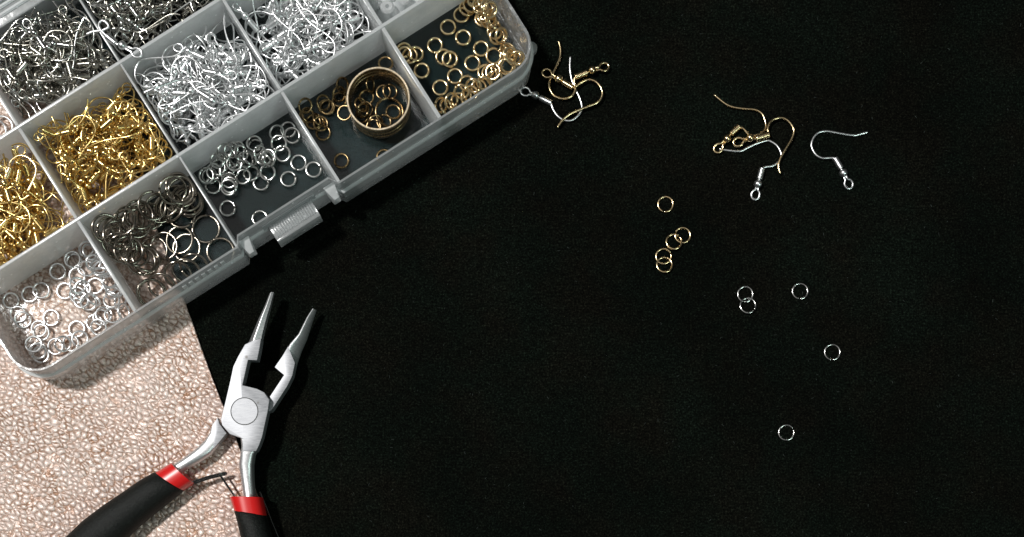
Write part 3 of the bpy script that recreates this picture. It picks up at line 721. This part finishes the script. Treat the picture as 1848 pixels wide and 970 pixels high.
loft('arm_bar', [(q2(a), q2(b_), z0, z1, e) for a, b_, z0, z1, e in [((1095, 200), (1180, 262), 2.7, 6.5, 5), ((1086, 238), (1150, 315), 2.8, 6.5, 4), ((1055, 285), (1092, 392), 2.6, 7.0, 3), ((1000, 340), (1040, 428), 2.5, 7.3, 2.6), ((920, 400), (960, 475), 2.4, 7.4, 2.4), ((838, 455), (892, 512), 2.4, 7.4, 2.3), ((790, 490), (850, 545), 2.4, 7.4, 2.3)]], M['polished'], sharp=60)
# upper half: body with the pivot, left jaw, right arm
plate('body', Q1([(330, 362), (290, 432), (262, 490), (245, 570), (215, 700), (190, 800), (196, 832), (242, 886), (300, 905), (318, 915), (316, 985), (395, 985), (412, 950), (430, 900), (465, 740), (472, 686), (442, 642), (400, 621), (315, 600), (348, 452), (400, 455), (412, 400), (424, 328), (385, 335)]), 4.6, 9.4, M['brushed'], .16)
facet('jaw_tip', [(q1(a), q1(b_), z0, z1) for a, b_, z0, z1 in [((318, 386), (422, 345), 4.2, 9.3), ((345, 325), (429, 305), 4.2, 9.3), ((398, 205), (455, 205), 4.6, 9.0), ((436, 130), (478, 132), 4.9, 8.5), ((468, 60), (498, 58), 5.3, 7.8)]], M['polished'], .1, .2, .9)
loft('arm_bar', [(q2(a), q2(b_), z0, z1, e) for a, b_, z0, z1, e in [((1303, 270), (1440, 272), 4.7, 9.35, 7), ((1308, 335), (1430, 335), 4.5, 9.3, 5), ((1298, 400), (1400, 395), 3.6, 8.9, 3.2), ((1288, 465), (1390, 465), 2.8, 8.4, 2.8), ((1300, 560), (1392, 560), 2.5, 7.8, 2.6), ((1322, 690), (1402, 690), 2.4, 7.5, 2.5), ((1330, 760), (1404, 760), 2.4, 7.5, 2.5)]], M['polished'], sharp=60)
rc = Vector(P(*q1((327, 752)), 9.4)); b = MB()
lathe(b, rc.x, rc.y, [(.01, 9.3), (3.85, 9.3), (3.85, 9.43), (3.8, 9.46), (.01, 9.462)], 40); piv = ppart(b.build('pivot', M['brushed'], sharp=12))
b = MB(); lathe(b, rc.x, rc.y, [(3.86, 9.3), (4.1, 9.3), (4.1, 9.425), (3.86, 9.425)], 40); gr = b.build('groove', M['groove']); gr.parent = piv
def cuff(name, a, bq, c, d, mat, z0=.6, z1=10.6, e=2.4):
    return loft(name, [(q2(a), q2(bq), z0, z1, e), (q2(c), q2(d), z0, z1, e)], mat, 28, True, 50)
cuff('cuff', (818, 450), (975, 592), (708, 516), (898, 642), M['red'])
cuff('cuff', (1224, 688), (1452, 692), (1255, 785), (1478, 820), M['red'])
def grip(st): return loft('grip', [(q2(a), q2(b_), z0, z1, 2.15) for a, b_, z0, z1 in st], M['foam'], 28, True, 60)
grip([((706, 514), (897, 643), .5, 10.7), ((690, 518), (888, 652), .2, 11.2), ((595, 572), (810, 716), .1, 11.4), ((480, 652), (690, 812), .1, 11.4), ((340, 745), (595, 890), .1, 11.5), ((195, 855), (490, 990), .1, 11.5), ((70, 975), (400, 1075), .1, 11.5), ((-60, 1150), (260, 1230), .1, 11.4), ((-120, 1330), (170, 1370), .2, 11.0), ((-60, 1480), (100, 1500), 1, 9)])
grip([((1255, 783), (1478, 818), .5, 10.7), ((1257, 795), (1482, 832), .2, 11.2), ((1280, 880), (1500, 900), .1, 11.4), ((1300, 970), (1522, 980), .1, 11.4), ((1325, 1150), (1560, 1150), .1, 11.4), ((1320, 1400), (1550, 1400), .1, 11.4), ((1330, 1520), (1480, 1520), 1, 9)])
b = MB()
for dx, dy in ((0, 0), (-3, -12)):
    b.tube([P(*q2((960+dx, 596+dy)), 5.5), P(*q2((1080+dx, 556+dy)), 5.3), P(*q2((1192+dx, 530+dy)), 5.0)], .36, 6)
b.tube([P(*q2((1192, 530)), 5.0), P(*q2((1200, 523)), 5.0), P(*q2((1188, 518)), 5.0)], .36, 6)
ppart(b.build('spring', M['spring']))
b = MB(); b.tube([P(*q2((1150, 528)), 5.6), P(*q2((1168, 556)), 5.4), P(*q2((1215, 625)), 5.0), P(*q2((1262, 690)), 4.6)], .33, 6); ppart(b.build('spring', M['spring']))
b = MB(); b.tube([P(*q2((1432, 652)), 3.0), P(*q2((1475, 755)), 3.0), P(*q2((1510, 850)), 3.0), P(*q2((1562, 975)), 3.0), P(*q2((1600, 1080)), 3.0)], .25, 6); ppart(b.build('spring', M['spring']))
